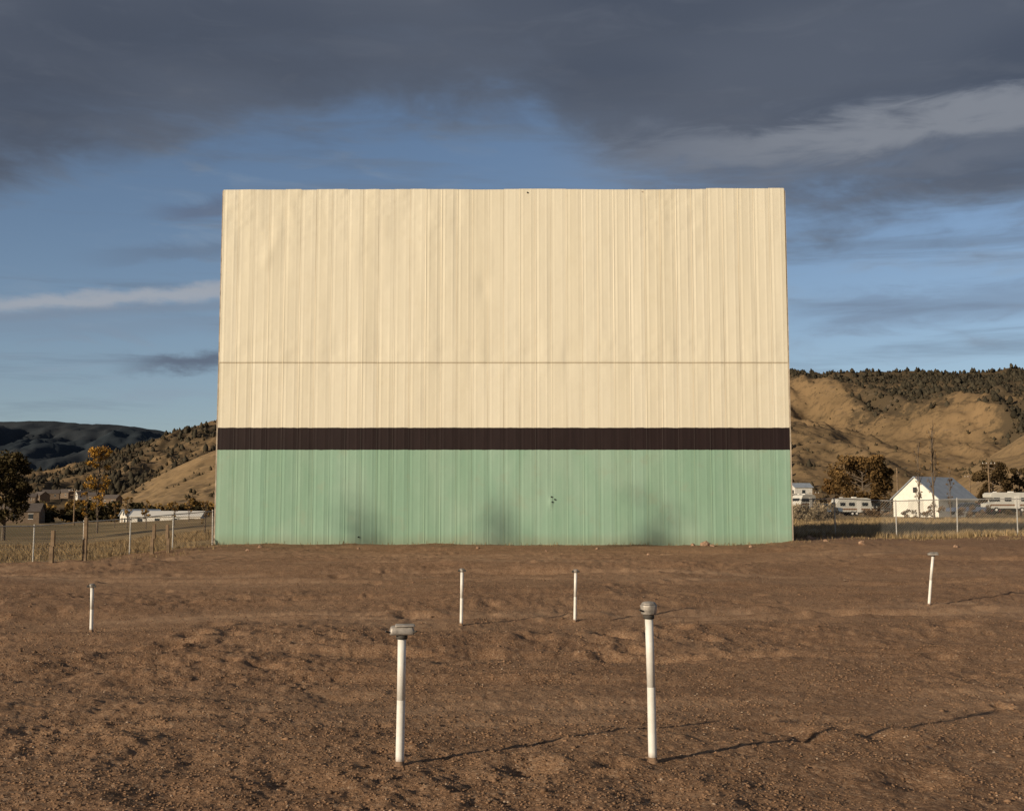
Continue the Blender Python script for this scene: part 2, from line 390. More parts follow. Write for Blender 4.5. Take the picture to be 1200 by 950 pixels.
def post(bx,by,tx,ty,kind,wr=.027):
    x,y,z=hit(bx,by)
    u,v=ray(tx,ty); top=Vector((u*y,y+random.uniform(-.02,.02),CZ+v*y))
    e=empty('speaker_post',(x,y,z))
    h=top.z-z; off=Vector((top.x-x,top.y-y,0))
    hh={'box':.085,'cap':.08,'small':.06,'flat':.07}[kind]
    pt=Vector((off.x,off.y,h-hh*.8))
    part('pipe',[cyl((0,0,-.12),pt*.5+Vector((.003,0,0)),wr,wr*.98,20,False),cyl(pt*.5+Vector((.003,0,0)),pt,wr*.98,wr*.96,20)],white,e,smooth=True)
    part('collar',[cyl((0,0,-.06),(0,0,.012),wr*1.9,wr*1.3,12),cyl((0,0,-.02),(0,0,.03),wr*1.12,wr*1.08,16)],conc,e,smooth=True)
    c=Vector((off.x,off.y,h-hh*.5))
    if kind=='box':
        part('junction_box',[box((c.x,c.y,c.z+.004),(.165,.11,.055),.12,(.86,.8))],galv,e,.016,True,3)
        part('hood',[box((c.x+.02,c.y-.01,c.z+.036),(.13,.09,.014),.12,(.9,.85))],galv,e,.006,True)
        part('coupling',[cyl((c.x,c.y,c.z-.05),(c.x,c.y,c.z-.022),wr*1.35,n=16)],dark,e,smooth=True)
        part('hooks',[cyl((c.x-.07,c.y-.055,c.z-.005),(c.x-.095,c.y-.075,c.z+.005),.006,n=6),cyl((c.x+.075,c.y-.05,c.z-.005),(c.x+.1,c.y-.07,c.z+.006),.006,n=6)],dark,e)
    elif kind=='cap':
        part('junction_box',[cyl((c.x,c.y,c.z-.035),(c.x,c.y,c.z+.03),.05,.058,8)],galv,e,.01,True,3)
        part('hood',[cyl((c.x,c.y,c.z+.0305),(c.x,c.y,c.z+.048),.054,.036,8)],galv,e,.006,True)
        part('coupling',[cyl((c.x,c.y,c.z-.06),(c.x,c.y,c.z-.036),wr*1.3,n=16)],dark,e,smooth=True)
        part('hooks',[cyl((c.x-.04,c.y-.04,c.z-.01),(c.x-.065,c.y-.06,c.z+.0),.006,n=6)],dark,e)
    elif kind=='small':
        part('junction_box',[cyl((c.x,c.y,c.z-.03),(c.x,c.y,c.z+.02),.04,.05,8)],galv,e,.008,True)
        part('hood',[cyl((c.x,c.y,c.z+.0205),(c.x,c.y,c.z+.035),.048,.03,8)],galv,e)
        part('hooks',[box((c.x-.055,c.y-.03,c.z-.005),(.035,.02,.035)),box((c.x+.055,c.y-.03,c.z-.005),(.035,.02,.035))],dark,e)
    else:
        part('junction_box',[box((c.x,c.y,c.z),(.21,.12,.05),-.1,(.9,.85))],galv,e,.012,True)
        part('hood',[box((c.x+.02,c.y,c.z+.034),(.17,.09,.014),-.1,(.9,.85))],galv,e,.005)
        part('coupling',[cyl((c.x,c.y,c.z-.05),(c.x,c.y,c.z-.026),wr*1.3,n=12)],dark,e)
post(468,897,471,731,'box'); post(765,893,760,706,'cap')
post(107,740,108,684,'small',.028); post(540.5,732,541.5,666,'small',.03); post(673.5,728,674.5,667,'small',.028); post(1088,709,1093,647,'flat',.03)

# ---------------------------------------------------------------- foliage
leafm=attrmat('foliage',.85)
barkm=simple('bark',(.13,.10,.075),.4,6,bump=.02)
def leaves(cent,rad,n,size,col,var=.35):
    cent=np.asarray(cent,float);rad=np.asarray(rad,float)
    k=len(cent); idx=rng.integers(0,k,n)
    p=rng.normal(size=(n,3)); p/=np.linalg.norm(p,axis=1)[:,None]; p*=(rng.random(n)**.45)[:,None]
    P=cent[idx]+p*rad[idx]
    a=rng.normal(size=(n,3));a/=np.linalg.norm(a,axis=1)[:,None]
    b=rng.normal(size=(n,3));b-=a*(a*b).sum(1)[:,None];b/=np.linalg.norm(b,axis=1)[:,None]
    s=(size*rng.uniform(.5,1.4,n))[:,None]
    V=np.stack([P-a*s-b*s*.6,P+a*s-b*s*.5,P+a*s*.8+b*s*.7,P-a*s*.7+b*s*.5],1)
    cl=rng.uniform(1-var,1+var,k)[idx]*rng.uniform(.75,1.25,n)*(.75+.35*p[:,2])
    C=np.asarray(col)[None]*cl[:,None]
    return V.reshape(-1,3),np.arange(4*n).reshape(-1,4),np.repeat(C,4,0)
def tree(name,x,y,h,w,trunk_h=.25,n=5000,size=.13,col=(.10,.085,.03),dens=26,bare=False,zg=None,lean=0,tr=.022):
    zg=gz(x,y) if zg is None else zg
    e=empty(name,(x,y,zg)); g=[]
    r=h*tr+.03; segs=6; pts=[Vector((lean*i/segs+random.uniform(-.02,.02)*h*.4,random.uniform(-.01,.01)*h,h*.9*i/segs)) for i in range(segs+1)]; pts[0]=Vector((0,0,-.3))
    for i in range(segs): g.append(cyl(pts[i],pts[i+1],r*(1-i/segs*.85),r*(1-(i+1)/segs*.85),8,False))
    cen=[];rad=[]
    for i in range(dens):
        tt=trunk_h+(1-trunk_h)*(.05+.9*random.random()); k=min(segs-1,int(tt/.9*segs*.999)); 
        b=pts[k].lerp(pts[k+1],random.random())
        prof=math.sin(math.pi*min(1,max(.08,(tt-trunk_h)/(1-trunk_h)*.85+.12)))**.6
        an=random.random()*6.28; L=w*.5*prof*random.uniform(.45,1.)
        up=(.25 if not bare else 1.6)*L+ .04*h
        q=Vector((b.x+math.cos(an)*L,b.y+math.sin(an)*L,min(h,b.z+up)))
        mid=b.lerp(q,.5)+Vector((0,0,.05*h*random.random()))
        g.append(cyl(b,mid,r*.35,r*.22,5,False)); g.append(cyl(mid,q,r*.22,r*.07,5,False))
        for _ in range(3 if not bare else 5):
            q2=mid.lerp(q,random.random())+Vector((random.uniform(-1,1)*w*.12,random.uniform(-1,1)*w*.12,h*random.uniform(.0,.09)))
            g.append(cyl(mid.lerp(q,random.random()*.8),q2,r*.12,r*.04,4,False))
        rr_=w*random.uniform(.1,.2); cen.append(q); rad.append((rr_,rr_,rr_*random.uniform(.6,1.)))
    part('trunk_and_limbs',g,barkm,e)
    if n:
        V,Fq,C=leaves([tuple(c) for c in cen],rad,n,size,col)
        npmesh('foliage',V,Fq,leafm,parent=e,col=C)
    return e
def at(px,py,d):
    u,v=ray(px,py); return u*d,CZ+v*d
def tree_px(name,px,top,d,wpx,**k):
    x,zt_=at(px,top,d); zg=gz(x,d); return tree(name,x,d,zt_-zg,wpx*d/F,zg=zg,**k)
tree_px('cottonwood_tree',1010,538,175,66,trunk_h=.12,n=7500,size=.17,col=(.15,.09,.035),dens=38)
tree_px('cottonwood_tree',1036,545,180,38,trunk_h=.12,n=3500,size=.17,col=(.12,.07,.028),dens=22)
tree_px('cottonwood_tree',983,550,185,30,trunk_h=.12,n=2600,size=.17,col=(.14,.08,.03),dens=18)
tree_px('cottonwood_tree',1162,543,190,44,trunk_h=.12,n=5000,size=.17,col=(.09,.06,.028),dens=30)
tree_px('cottonwood_tree',1194,548,195,34,trunk_h=.12,n=3500,size=.17,col=(.08,.055,.026),dens=22)
tree_px('poplar_tree',1091,496,118,15,trunk_h=.08,n=500,size=.05,col=(.26,.16,.07),dens=40,bare=True,tr=.009)
tree_px('poplar_tree',1075,518,122,12,trunk_h=.08,n=400,size=.05,col=(.26,.16,.07),dens=30,bare=True,tr=.009)
tree_px('poplar_tree',1112,545,124,9,trunk_h=.1,n=250,size=.05,col=(.22,.13,.05),dens=16,bare=True,tr=.008)
tree_px('cottonwood_tree',8,531,95,60,trunk_h=.06,n=11000,size=.1,col=(.065,.05,.022),dens=52)
tree_px('cottonwood_tree',-40,520,98,70,trunk_h=.1,n=7000,size=.1,col=(.05,.045,.02),dens=34)
tree_px('aspen_tree',117,527,120,30,trunk_h=.15,n=2300,size=.08,col=(.42,.23,.045),dens=32,bare=True,tr=.01)
tree_px('aspen_tree',103,560,125,16,trunk_h=.2,n=800,size=.07,col=(.36,.20,.045),dens=16,bare=True,tr=.01)
tree_px('aspen_tree',241,588,70,12,trunk_h=.1,n=300,size=.04,col=(.26,.15,.05),dens=16,bare=True,tr=.01)
for px in(150,172,205,222,135): tree_px('aspen_tree',px,random.uniform(580,592),random.uniform(110,170),12,trunk_h=.1,n=420,size=.07,col=(.30,.18,.06),dens=14,bare=True,tr=.012)
# trees beyond the left of the lot (their thin shade falls on the green skirt)
for sxp,hh_,ww,nn in((430,2.7,1.5,250),(592,3.1,1.1,260),(772,2.9,2.1,300)):
    u,_=ray(sxp,600); T=62.
    tx=u*SY-math.sin(SUN_AZ)*T; ty=SY-math.cos(SUN_AZ)*T
    zz_=zb0+hh_+T*math.tan(SUN_EL)/1.0; zg=gz(tx,ty)
    tree('lombardy_poplar_tree',tx,ty,zz_-zg,ww,trunk_h=.84,n=nn,size=.075,col=(.09,.08,.03),dens=12,zg=zg,tr=.0035)
def mass(name,pxs,top,d,wr,n,size,col):
    C=[];Rr=[]
    for px in pxs:
        dd=d*random.uniform(.94,1.06); x,z=at(px,top+random.uniform(-5,7),dd); zg=gz(x,dd); h=max(1.,z-zg)
        for j in range(5):
            f=random.random(); C.append((x+random.uniform(-1,1)*wr*(1-f*.5),dd+random.uniform(-2,2),zg+h*(.15+.75*f))); Rr.append((wr*.6,wr*.6,h*.22))
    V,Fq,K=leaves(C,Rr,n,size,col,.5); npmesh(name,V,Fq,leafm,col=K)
mass('tree_line',[random.uniform(-40,252) for _ in range(46)],592,260,2.6,16000,.36,(.060,.048,.022))
mass('tree_line',[random.uniform(-40,252) for _ in range(24)],588,285,2.6,7000,.36,(.19,.115,.035))
mass('tree_line',[random.uniform(915,1260) for _ in range(30)],584,270,2.4,10000,.33,(.08,.055,.026))
mass('shrubs',[random.uniform(928,975) for _ in range(14)],590,110,.5,4200,.07,(.30,.24,.16))
mass('shrubs',[random.uniform(1000,1240) for _ in range(10)],597,130,.6,2600,.08,(.18,.12,.07))

# ---------------------------------------------------------------- hills
def hill(name,sky,yc,y0,yend,noise,patches,nu=720,ny=260,seed=0,pw=1.35,u0=-.75,u1=.85,gul=.22,fine=.3):
    us=np.linspace(u0,u1,nu); pts=[(ray(px,py)) for px,py in sky]
    H=np.interp(us,[p[0] for p in pts],[p[1] for p in pts])
    H=H*yc
    ys=np.concatenate([np.linspace(y0,yc,int(ny*.75)),np.linspace(yc,yend,int(ny*.25))[1:]])
    U,Yg=np.meshgrid(us,ys)
    xg=U*Yg; Hm=np.broadcast_to(H,U.shape)
    g1=fbm(xg/150,Yg/520,4,seed+1)
    g2=1-np.abs(fbm(xg/55,Yg/220,4,seed+5))*2
    t=(Yg-y0)/(yc-y0); t=np.clip(t+g1*gul*np.clip(t*3,0,1)*np.clip((1.06-t)*4,0,1),0,1)
    z=np.where(Yg<yc,Hm*t**pw,Hm*(1-.25*((Yg-yc)/(yend-yc))))
    z=z+noise*g2*np.clip(t*1.5,0,1)*np.clip((1.04-t)*5,.04,1)
    z=z+noise*fine*fbm(xg/16,Yg/30,4,seed+8,.65)*np.clip(t*3,0,1)*np.clip((1.04-t)*5,.15,1)
    z=z-3
    pm=patches(U,Yg,xg,t)
    o=npmesh(name,np.stack([xg,Yg,z+CZ],-1).reshape(-1,3),grid_faces(*U.shape),None,True,attrs={'scrub':pm})
    return o,xg,Yg,z+CZ,pm,t,U
def hillmat(name,grass1,grass2,scrub,rockc,haze,hf):
    m,t=newmat(name,.95,.05)
    a=t.n('ShaderNodeAttribute',attribute_name='scrub').outputs['Fac']
    n=t.noise(t.obj,.012,5,.6); n2=t.noise(t.obj,.11,5,.75)
    c=t.mix(t.smooth(n,.35,.65),grass1,grass2)
    c=t.mix(t.m('MULTIPLY',t.smooth(n2,.5,.62),.55),c,scrub)
    f=t.smooth(t.m('ADD',a,t.m('MULTIPLY',t.m('SUBTRACT',n2,.5),1.6)),.32,.78)
    c=t.mix(t.m('MULTIPLY',f,.9),c,scrub)
    c=t.mix(t.m('MULTIPLY',t.smooth(t.noise(t.scale(t.obj,(1,1,6)),.03,4,.7),.58,.7),.5),c,rockc)
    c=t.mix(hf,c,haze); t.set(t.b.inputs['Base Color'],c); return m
sk_back=[(-900,600),(-60,575),(20,556),(60,552),(100,541),(135,531),(160,520),(185,512),(205,506),(228,500),(252,493),(330,478),(600,470),(800,450),(928,438),(960,435),(1000,435),(1050,433),(1090,433),(1130,435),(1165,432),(1200,430),(1500,426),(1800,450)]
def p_back(U,Y,x,t):
    n=fbm(x/110,Y/150,4,201)
    m=.25+n*.8
    m=np.where(U>.2,m+1.1*sst(t,.82,.96),m+.2)
    k=np.exp(-((U-.43)/.085)**2)*sst(t+.14*n,.42,.62)*(.8+.6*n)
    m=m+1.3*np.clip(k,0,1)-np.where(U>.2,.22*(1-sst(t,.7,.9)),0)
    m=np.where(U<0,m+.3*sst(fbm(x/60,Y/60,3,77),0,.3),m)
    return m
ob,xg,Yg,zg_,pm,tt_,UU=hill('hill',sk_back,1500,620,2300,9,p_back,seed=300,pw=1.15,gul=.16,fine=.45)
ob.data.materials.append(hillmat('hill_cover',(.21,.142,.074),(.275,.182,.095),(.078,.058,.035),(.18,.135,.095),(.24,.21,.18),.05))
def hilltrees(name,xg,Yg,zg,pm,tt,n,s0,s1,col,bias=0,rim=.7,pwr=1.5):
    w=np.clip(pm.ravel()-.35+bias,0,1.2)**pwr*(zg.ravel()>8)*(tt.ravel()<1.0)+(rim*(tt.ravel()>.95)*(Yg.ravel()<1600)*(xg.ravel()>250)); w=w/w.sum()
    i=rng.choice(w.size,n,p=w); k=6
    cx=xg.ravel()[i]+rng.uniform(-2,2,n);cy=Yg.ravel()[i]+rng.uniform(-4,4,n);cz=zg.ravel()[i]-.5
    s=s0+(s1-s0)*rng.random(n)**2
    an=np.linspace(0,2*math.pi,k,endpoint=False)
    rings=[]
    for hz,rd in((0,.38),(.35,.5),(.7,.3)):
        q=rd*rng.uniform(.55,1.25,(n,k))*s[:,None]
        rings.append(np.stack([cx[:,None]+np.cos(an)*q,cy[:,None]+np.sin(an)*q,cz[:,None]+hz*s[:,None]*rng.uniform(.8,1.2,(n,k))],-1))
    tip=np.stack([cx,cy,cz+s*rng.uniform(.95,1.25,n)],-1)[:,None]
    V=np.concatenate(rings+[tip],1); nv=3*k+1
    f=[]
    for r in range(2):
        for j in range(k):
            a,b=r*k+j,r*k+(j+1)%k; f+=[(a,b,b+k),(a,b+k,a+k)]
    for j in range(k): f.append((2*k+j,2*k+(j+1)%k,3*k))
    FF=(np.array(f)[None]+np.arange(n)[:,None,None]*nv).reshape(-1,3)
    C=np.asarray(col)[None]*rng.uniform(.6,1.4,(n,1))
    npmesh(name,V.reshape(-1,3),FF,leafm,col=np.repeat(C,nv,0))
hilltrees('hill_trees',xg,Yg,zg_,pm,tt_,11000,2,6.3,(.048,.041,.028))
hilltrees('hill_shrubs',xg,Yg,zg_,pm,tt_,10000,1.0,3.4,(.072,.056,.034),bias=.45,rim=0,pwr=.8)
sk_fr=[(-900,606),(60,604),(100,590),(130,577),(160,566),(190,550),(220,537),(252,524),(320,510),(450,530),(600,565),(928,578),(1040,580),(1090,572),(1115,558),(1140,541),(1170,524),(1200,506),(1300,470),(1800,430)]
def p_fr(U,Y,x,t): return -.1+.5*fbm(x/60,Y/80,4,401)+.35*sst(fbm(x/25,Y/200,3,402),.2,.5)
ob,xg2,Yg2,zg2,pm2,tt2,_=hill('hill',sk_fr,820,430,1100,3.5,p_fr,seed=500,pw=1.1,gul=.10,fine=.5)
ob.data.materials.append(hillmat('hill_grass',(.26,.175,.09),(.34,.23,.12),(.10,.075,.042),(.24,.18,.13),(.20,.22,.27),.04))
hilltrees('hill_shrubs',xg2,Yg2,zg2,pm2,tt2*.9,2200,.8,3,(.07,.055,.032),bias=.35,rim=0)
sk_far=[(-900,500),(-300,490),(-60,497),(0,494),(30,493),(60,493),(95,496),(130,497),(165,500),(200,507),(250,518),(400,530),(700,560),(1000,590),(1500,595)]
def p_far(U,Y,x,t): return .6+.8*fbm(x/500,Y/500,4,601)
ob,*_=hill('hill',sk_far,5200,3000,7000,14,p_far,seed=700,pw=1.0,nu=420,ny=120,gul=.10,fine=.3)
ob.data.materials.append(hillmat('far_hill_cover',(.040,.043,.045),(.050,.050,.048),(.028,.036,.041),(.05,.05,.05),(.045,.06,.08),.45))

# ---------------------------------------------------------------- barn, houses, trailers
wpaint=simple('white_clapboard',(.74,.72,.66),.08,2)
roofm=simple('grey_metal_roof',(.30,.34,.40),.15,1.5,.5,.4)
winm=simple('window_glass',(.03,.035,.04),.2,3,.15,.6)
trimm=simple('white_trim',(.7,.68,.64),.05,3)
def gable(name,x,y,L,W,h,rh,rz,wall,roof,zg=None,openings=True):
    zg=gz(x,y) if zg is None else zg
    e=empty(name,(x,y,zg),rz); a,b=L/2,W/2
    v=[(-a,-b,-.5),(a,-b,-.5),(a,b,-.5),(-a,b,-.5),(-a,-b,h),(a,-b,h),(a,b,h),(-a,b,h),(-a,0,h+rh),(a,0,h+rh)]
    f=[(0,1,5,4),(2,3,7,6),(3,0,4,8,7),(1,2,6,9,5)]
    part('walls',[(v,f)],wall,e)
    ov=.3;dh=rh*ov/b
    g=[]
    for s in(-1,1):
        p=[(-a-ov,0,h+rh+.03),(a+ov,0,h+rh+.03),(a+ov,s*(b+ov),h-dh+.03),(-a-ov,s*(b+ov),h-dh+.03)]
        q=[(i,j,k+.12) for i,j,k in p]
        g.append((p+q,[(0,1,2,3),(7,6,5,4),(0,4,5,1),(1,5,6,2),(2,6,7,3),(3,7,4,0)]))
    part('roof',g,roof,e)
    if openings:
        w=[];tr=[]
        for i in range(max(1,int(L/3.2))):
            X=-a+L*(i+.5)/max(1,int(L/3.2))
            w.append(box((X,-b-.02,h*.55),(.9,.04,1.0))); tr.append(box((X,-b-.03,h*.55+.56),(1.1,.06,.1)));tr.append(box((X,-b-.03,h*.55-.56),(1.1,.06,.1)))
        w.append(box((-a-.02,-b*.45,h*.55),(.04,.9,1.))); w.append(box((-a-.02,0,h+rh*.35),(.04,.7,.7)))
        part('windows',w,winm,e); part('window_trim',tr,trimm,e)
        part('door',[box((-a-.03,b*.35,h*.42),(.06,1.1,h*.84))],simple('door_paint',(.35,.3,.25),.2,4),e)
    return e
def barn():
    d=150.; x0,_=at(1047,600,d); x1,_=at(1143,600,d); 
    xc=(x0+x1)/2; L=8.4; W=6.8; zg=CZ+ray(1090,604)[1]*d
    e=gable('white_barn',xc,d,L,W,2.3,2.75,math.radians(36),wpaint,roofm,zg,False)
    a,b=L/2,W/2
    part('windows',[box((-a-.02,.0,3.4),(.04,.6,.7)),box((-1.5,-b-.02,1.4),(.8,.04,.8)),box((2,-b-.02,1.4),(.8,.04,.8))],winm,e)
    part('barn_doors',[box((-a-.04,-.05,1.1),(.07,2.2,2.1))],simple('barn_door_paint',(.58,.56,.51),.1,2),e)
    part('eave_trim',[box((0,-b-.33,2.05),(L+.6,.05,.14))],trimm,e)
barn()
cream_m=simple('trailer_shell',(.56,.55,.51),.06,2,.4,.5); tyre=simple('tyre_rubber',(.02,.02,.02),.1,5); stripem=simple('trailer_stripe',(.20,.11,.06),.2,4)
def trailer(px,base,d,L,H,rz,name='camper_trailer',cab=False,stripe=stripem):
    x,_=at(px,base,d); zg=CZ+ray(px,base)[1]*d; e=empty(name,(x,d,zg),rz)
    a=L/2;W=2.3;b=W/2
    prof=[(-a+.15,.55),(-a,.9),(-a+.05,H*.62),(-a+.45,H-.12),(-a+.9,H),(a-.7,H),(a-.15,H-.15),(a,H*.6),(a-.08,.75),(a-.3,.55)]
    if cab: prof=[(-a,.5),(-a,1.15),(-a+1.0,1.35),(-a+1.15,1.75),(-a+.35,1.95),(-a+.3,H-.25),(-a+.6,H),(a-.2,H),(a,H-.2),(a,.5)]
    n=len(prof); v=[(p,-b,q) for p,q in prof]+[(p,b,q) for p,q in prof]
    f=[tuple(range(n)),tuple(range(2*n-1,n-1,-1))]+[(i,n+i,n+(i+1)%n,(i+1)%n) for i in range(n)]
    part('body',[(v,f)],cream_m,e,.05,seg=2)
    w=[box((X,-b-.01,H*.64),(ww,.04,.5)) for X,ww in((-a*.62,.8),(-a*.12,.9),(a*.62,.9))]+[box((-a+(.03 if not cab else 1.05),0,H*.66 if not cab else 1.55),(.1,1.5,.45))]
    part('windows',w,winm,e)
    part('door',[box((a*.28,-b-.012,H*.5),(.65,.04,H*.62))],trimm,e)
    part('stripe',[box((-.05,-b-.006,H*.36),(L-.5,.03,.22)),box((-.05,b+.006,H*.36),(L-.5,.03,.22))],stripe,e)
    wh=[]
    for X in((-a*.1,a*.14) if not cab else (-a*.66,a*.5)):
        for s in(-1,1): wh.append(cyl((X,s*(b-.22),.33),(X,s*(b+.02),.33),.33,n=18))
    part('wheels',wh,tyre,e); part('hubs',[cyl((X,-b-.03,.33),(X,-b-.01,.33),.17,n=12) for X in((-a*.1,a*.14) if not cab else (-a*.66,a*.5))],trimm,e)
    part('chassis',[box((0,0,.45),(L-.6,1.6,.16))]+([] if cab else [cyl((-a+.2,.5,.45),(-a-1.1,0,.42),.05,n=6),cyl((-a+.2,-.5,.45),(-a-1.1,0,.42),.05,n=6),cyl((-a-1.,0,0),(-a-1.,0,.6),.05,n=6)]),dark,e)
    part('roof_vent',[box((a*.2,0,H+.08),(.6,.6,.16)),box((-a*.5,.1,H+.06),(.4,.4,.12))],trimm,e,.03)
trailer(997,604,165,5.6,2.6,.15)
trailer(1030,602,178,4.0,2.3,-.3)
trailer(1180,600,148,6.0,2.6,.05,'motorhome',True)
trailer(942,597,185,3.4,2.5,.5)
def car(px,base,d,rz,col,L=4.6,pick=False):
    x,_=at(px,base,d); zg=CZ+ray(px,base)[1]*d; e=empty('pickup_truck' if pick else 'parked_car',(x,d,zg),rz)
    a=L/2;b=.85
    lo=[(-a,.4),(-a,.75),(-a+.15,.88),(-a*.45,.95),(a*.6,.98),(a-.05,.92),(a,.7),(a,.4)]
    hi=[(-a*.45,.94),(-a*.2,1.42),(a*.3 if not pick else a*.12,1.45),(a*.68 if not pick else a*.2,.95)]
    def ex(p,b):
        n=len(p);return [(i,-b,j) for i,j in p]+[(i,b,j) for i,j in p],[tuple(range(n)),tuple(range(2*n-1,n-1,-1))]+[(i,n+i,n+(i+1)%n,(i+1)%n) for i in range(n)]
    paint=simple('car_paint',col,.1,3,.3,.5)
    part('body',[ex(lo,b)],paint,e,.06); part('cabin',[ex(hi,b*.86)],winm,e,.05); part('roof',[box((a*.05 if not pick else -a*.04,0,1.455),(L*.24,b*1.6,.05))],paint,e,.02)
    part('wheels',[cyl((X,s*(b-.15),.32),(X,s*(b+.02),.32),.32,n=16) for X in(-a*.62,a*.62) for s in(-1,1)],tyre,e)
car(1133,603,138,.1,(.10,.13,.2)); car(1150,603,150,-.1,(.3,.05,.04)); car(966,603,150,.2,(.12,.16,.22))
hw=simple('pale_siding',(.62,.60,.56),.12,2); hb=simple('brown_siding',(.17,.125,.09),.2,2); rg=simple('brown_shingle_roof',(.12,.10,.09),.2,2)
for px,base,d,L,W,h,rh,rz,wl,rf in((198,617,215,13,5,2.0,.9,.05,hw,trimm),(165,616,225,7,5,2.,1.2,.6,hw,roofm),(20,612,240,10,6,2.4,1.6,.2,hb,rg),
    (60,584,640,9,7,3,2,.3,hb,rg),(78,583,660,8,7,3,2,-.3,hb,rg),(96,585,640,7,6,3,2,.7,hw,rg),(48,587,600,7,6,3,2,-.6,hb,rg),(112,587,620,9,6,3,1.8,.1,hb,rg),(32,589,580,9,6,3,1.8,.2,hb,rg),(131,591,560,8,6,3,1.8,-.2,hb,rg),
    (938,583,300,5,4,2.8,1,.2,hw,roofm)):
    x,_=at(px,base,d); gable('house' if L<13 else 'mobile_home',x,d,L,W,h,rh,rz,wl,rf,CZ+ray(px,base)[1]*d)
def upole(px,top,d,lean=0,arm=True):
    x,zt_=at(px,top,d);zg=gz(x,d);e=empty('utility_pole',(x,d,zg));h=zt_-zg
    part('pole',[cyl((0,0,-.5),(lean,0,h),.16,.10,10)],wood,e)
    if arm:
        part('crossarm',[box((lean,-.16,h-.5),(2.2,.1,.12)),box((lean,-.16,h-1.2),(1.4,.09,.1))],wood,e)
        part('insulators',[cyl((lean+i,-.16,h-.44),(lean+i,-.16,h-.25),.06,.04,8) for i in(-1,-.4,.4,1)],trimm,e)
    else: part('lamp_arm',[cyl((lean,0,h-.3),(lean+1.2,0,h),.04,n=6),box((lean+1.3,0,h-.02),(.5,.2,.1))],dark,e)
upole(1158,540,185); upole(1136,556,230); upole(1051,548,165,0,False); upole(953,575,220); upole(88,572,200); upole(35,583,250)

# ---------------------------------------------------------------- fences
fsteel=simple('galvanised_wire',(.42,.41,.39),.15,5,.5,.4,.2)
def fence(name,p0,p1,h,spacing,pitch=.11,wire=.004,postr=.03):
    e=empty(name); p0=np.array(p0);p1=np.array(p1);L=float(np.hypot(*(p1-p0)));dr=(p1-p0)/L
    posts=[];rails=[];n=int(L/spacing)
    P=[]
    for i in range(n+1):
        q=p0+dr*L*i/n;z=gz(*q);P.append((q[0],q[1],z)); ln=random.uniform(-.04,.04)
        posts.append(cyl((q[0],q[1],z-.3),(q[0]+ln,q[1],z+h+.06),postr,n=8))
    for a,b in zip(P[:-1],P[1:]):
        rails.append(cyl((a[0],a[1],a[2]+h),(b[0],b[1],b[2]+h),.02,n=6,cap=False)); rails.append(cyl((a[0],a[1],a[2]+.08),(b[0],b[1],b[2]+.08),.006,n=4,cap=False))
    part('posts',posts,fsteel,e);part('rails',rails,fsteel,e)
    nn=int((L+h)/pitch);V=[];Fq=[]
    xs_=np.linspace(0,L,200);zz=ground(p0[0]+dr[0]*xs_,p0[1]+dr[1]*xs_)
    for sgn in(1,-1):
        for i in range(nn):
            s0=i*pitch-h if sgn>0 else i*pitch
            s1=s0+sgn*h
            ta=np.clip((0-s0)/(s1-s0),0,1);tb=np.clip((L-s0)/(s1-s0),0,1);ta,tb=min(ta,tb),max(ta,tb)
            if tb-ta<.02: continue
            q=[]
            for tt in(ta,tb):
                s=s0+(s1-s0)*tt;z=np.interp(s,xs_,zz)+.05+(h-.05)*tt
                q.append((p0[0]+dr[0]*s,p0[1]+dr[1]*s,z))
            k=len(V);o=.002*sgn
            for (x,y,z) in q: V+= [(x-dr[0]*wire,y-dr[1]*wire+o,z+wire),(x+dr[0]*wire,y+dr[1]*wire+o,z-wire)]
            Fq.append((k,k+1,k+3,k+2))
    npmesh('chain_link',np.array(V),np.array(Fq),fsteel,parent=e)
fence('chain_link_fence',(11.75,50.),(34,51.),1.7,2.6)
fence('chain_link_fence',(-12.6,47.),(-19.6,37.),1.4,1.75)
fence('chain_link_fence',(-19.6,37.),(-26,30.),1.4,1.75)
for px,ty_,by_,ln in((178,617,652,.12),(197,618,650,-.1),(99,610,660,.02),(60,625,662,.06)):
    x,y,z=hit(px,by_-3)
    e=empty('wooden_fence_post',(x,y,z)); h=(by_-ty_)/F*y
    part('post',[box((0,0,h*.25-.1),(.12,.1,h*.5+.2)),box((ln*.5,0,h*.75),(.115,.095,h*.5),0,(.9,.9))],wood,e,.01)
def blades(name,pts,hmin,hmax,col,per=7,spread=.12,wd=.006):
    n=len(pts); P=np.repeat(pts,per,0)+rng.normal(size=(n*per,2))*spread; N=len(P)
    z=ground(P[:,0],P[:,1]); h=rng.uniform(hmin,hmax,N); a=rng.uniform(0,6.28,N); l=h*rng.uniform(.05,.7,N)
    w=wd*rng.uniform(.6,1.5,N)*np.clip(P[:,1]/30,1,3); dx,dy=np.cos(a),np.sin(a)
    b=np.stack([P[:,0],P[:,1],z-.02],-1); sd=np.stack([-dy,dx,0*a],-1)*w[:,None]
    md=b+np.stack([dx*l*.35,dy*l*.35,h*.6],-1); tp=b+np.stack([dx*l,dy*l,h],-1)
    V=np.stack([b-sd,b+sd,md+sd*.7,md-sd*.7,tp],1).reshape(-1,3)
    k=np.arange(N)[:,None]*5
    FF=np.concatenate([k+np.array([[0,1,2]]),k+np.array([[0,2,3]]),k+np.array([[3,2,4]])])
    C=np.asarray(col)[None]*rng.uniform(.5,1.35,(N,1))
    npmesh(name,V,FF,leafm,col=np.repeat(C,5,0))
q=[]
while len(q)<3600:
    y=rng.uniform(28,80);x=rng.uniform(-.55,-.1)*y
    if grassmask(np.array([x]),np.array([y]))[0]>.5 and x<-11 and rng.random()<.15+.85*float(vn(x*.4,y*.4,8)+.3): q.append((x,y))
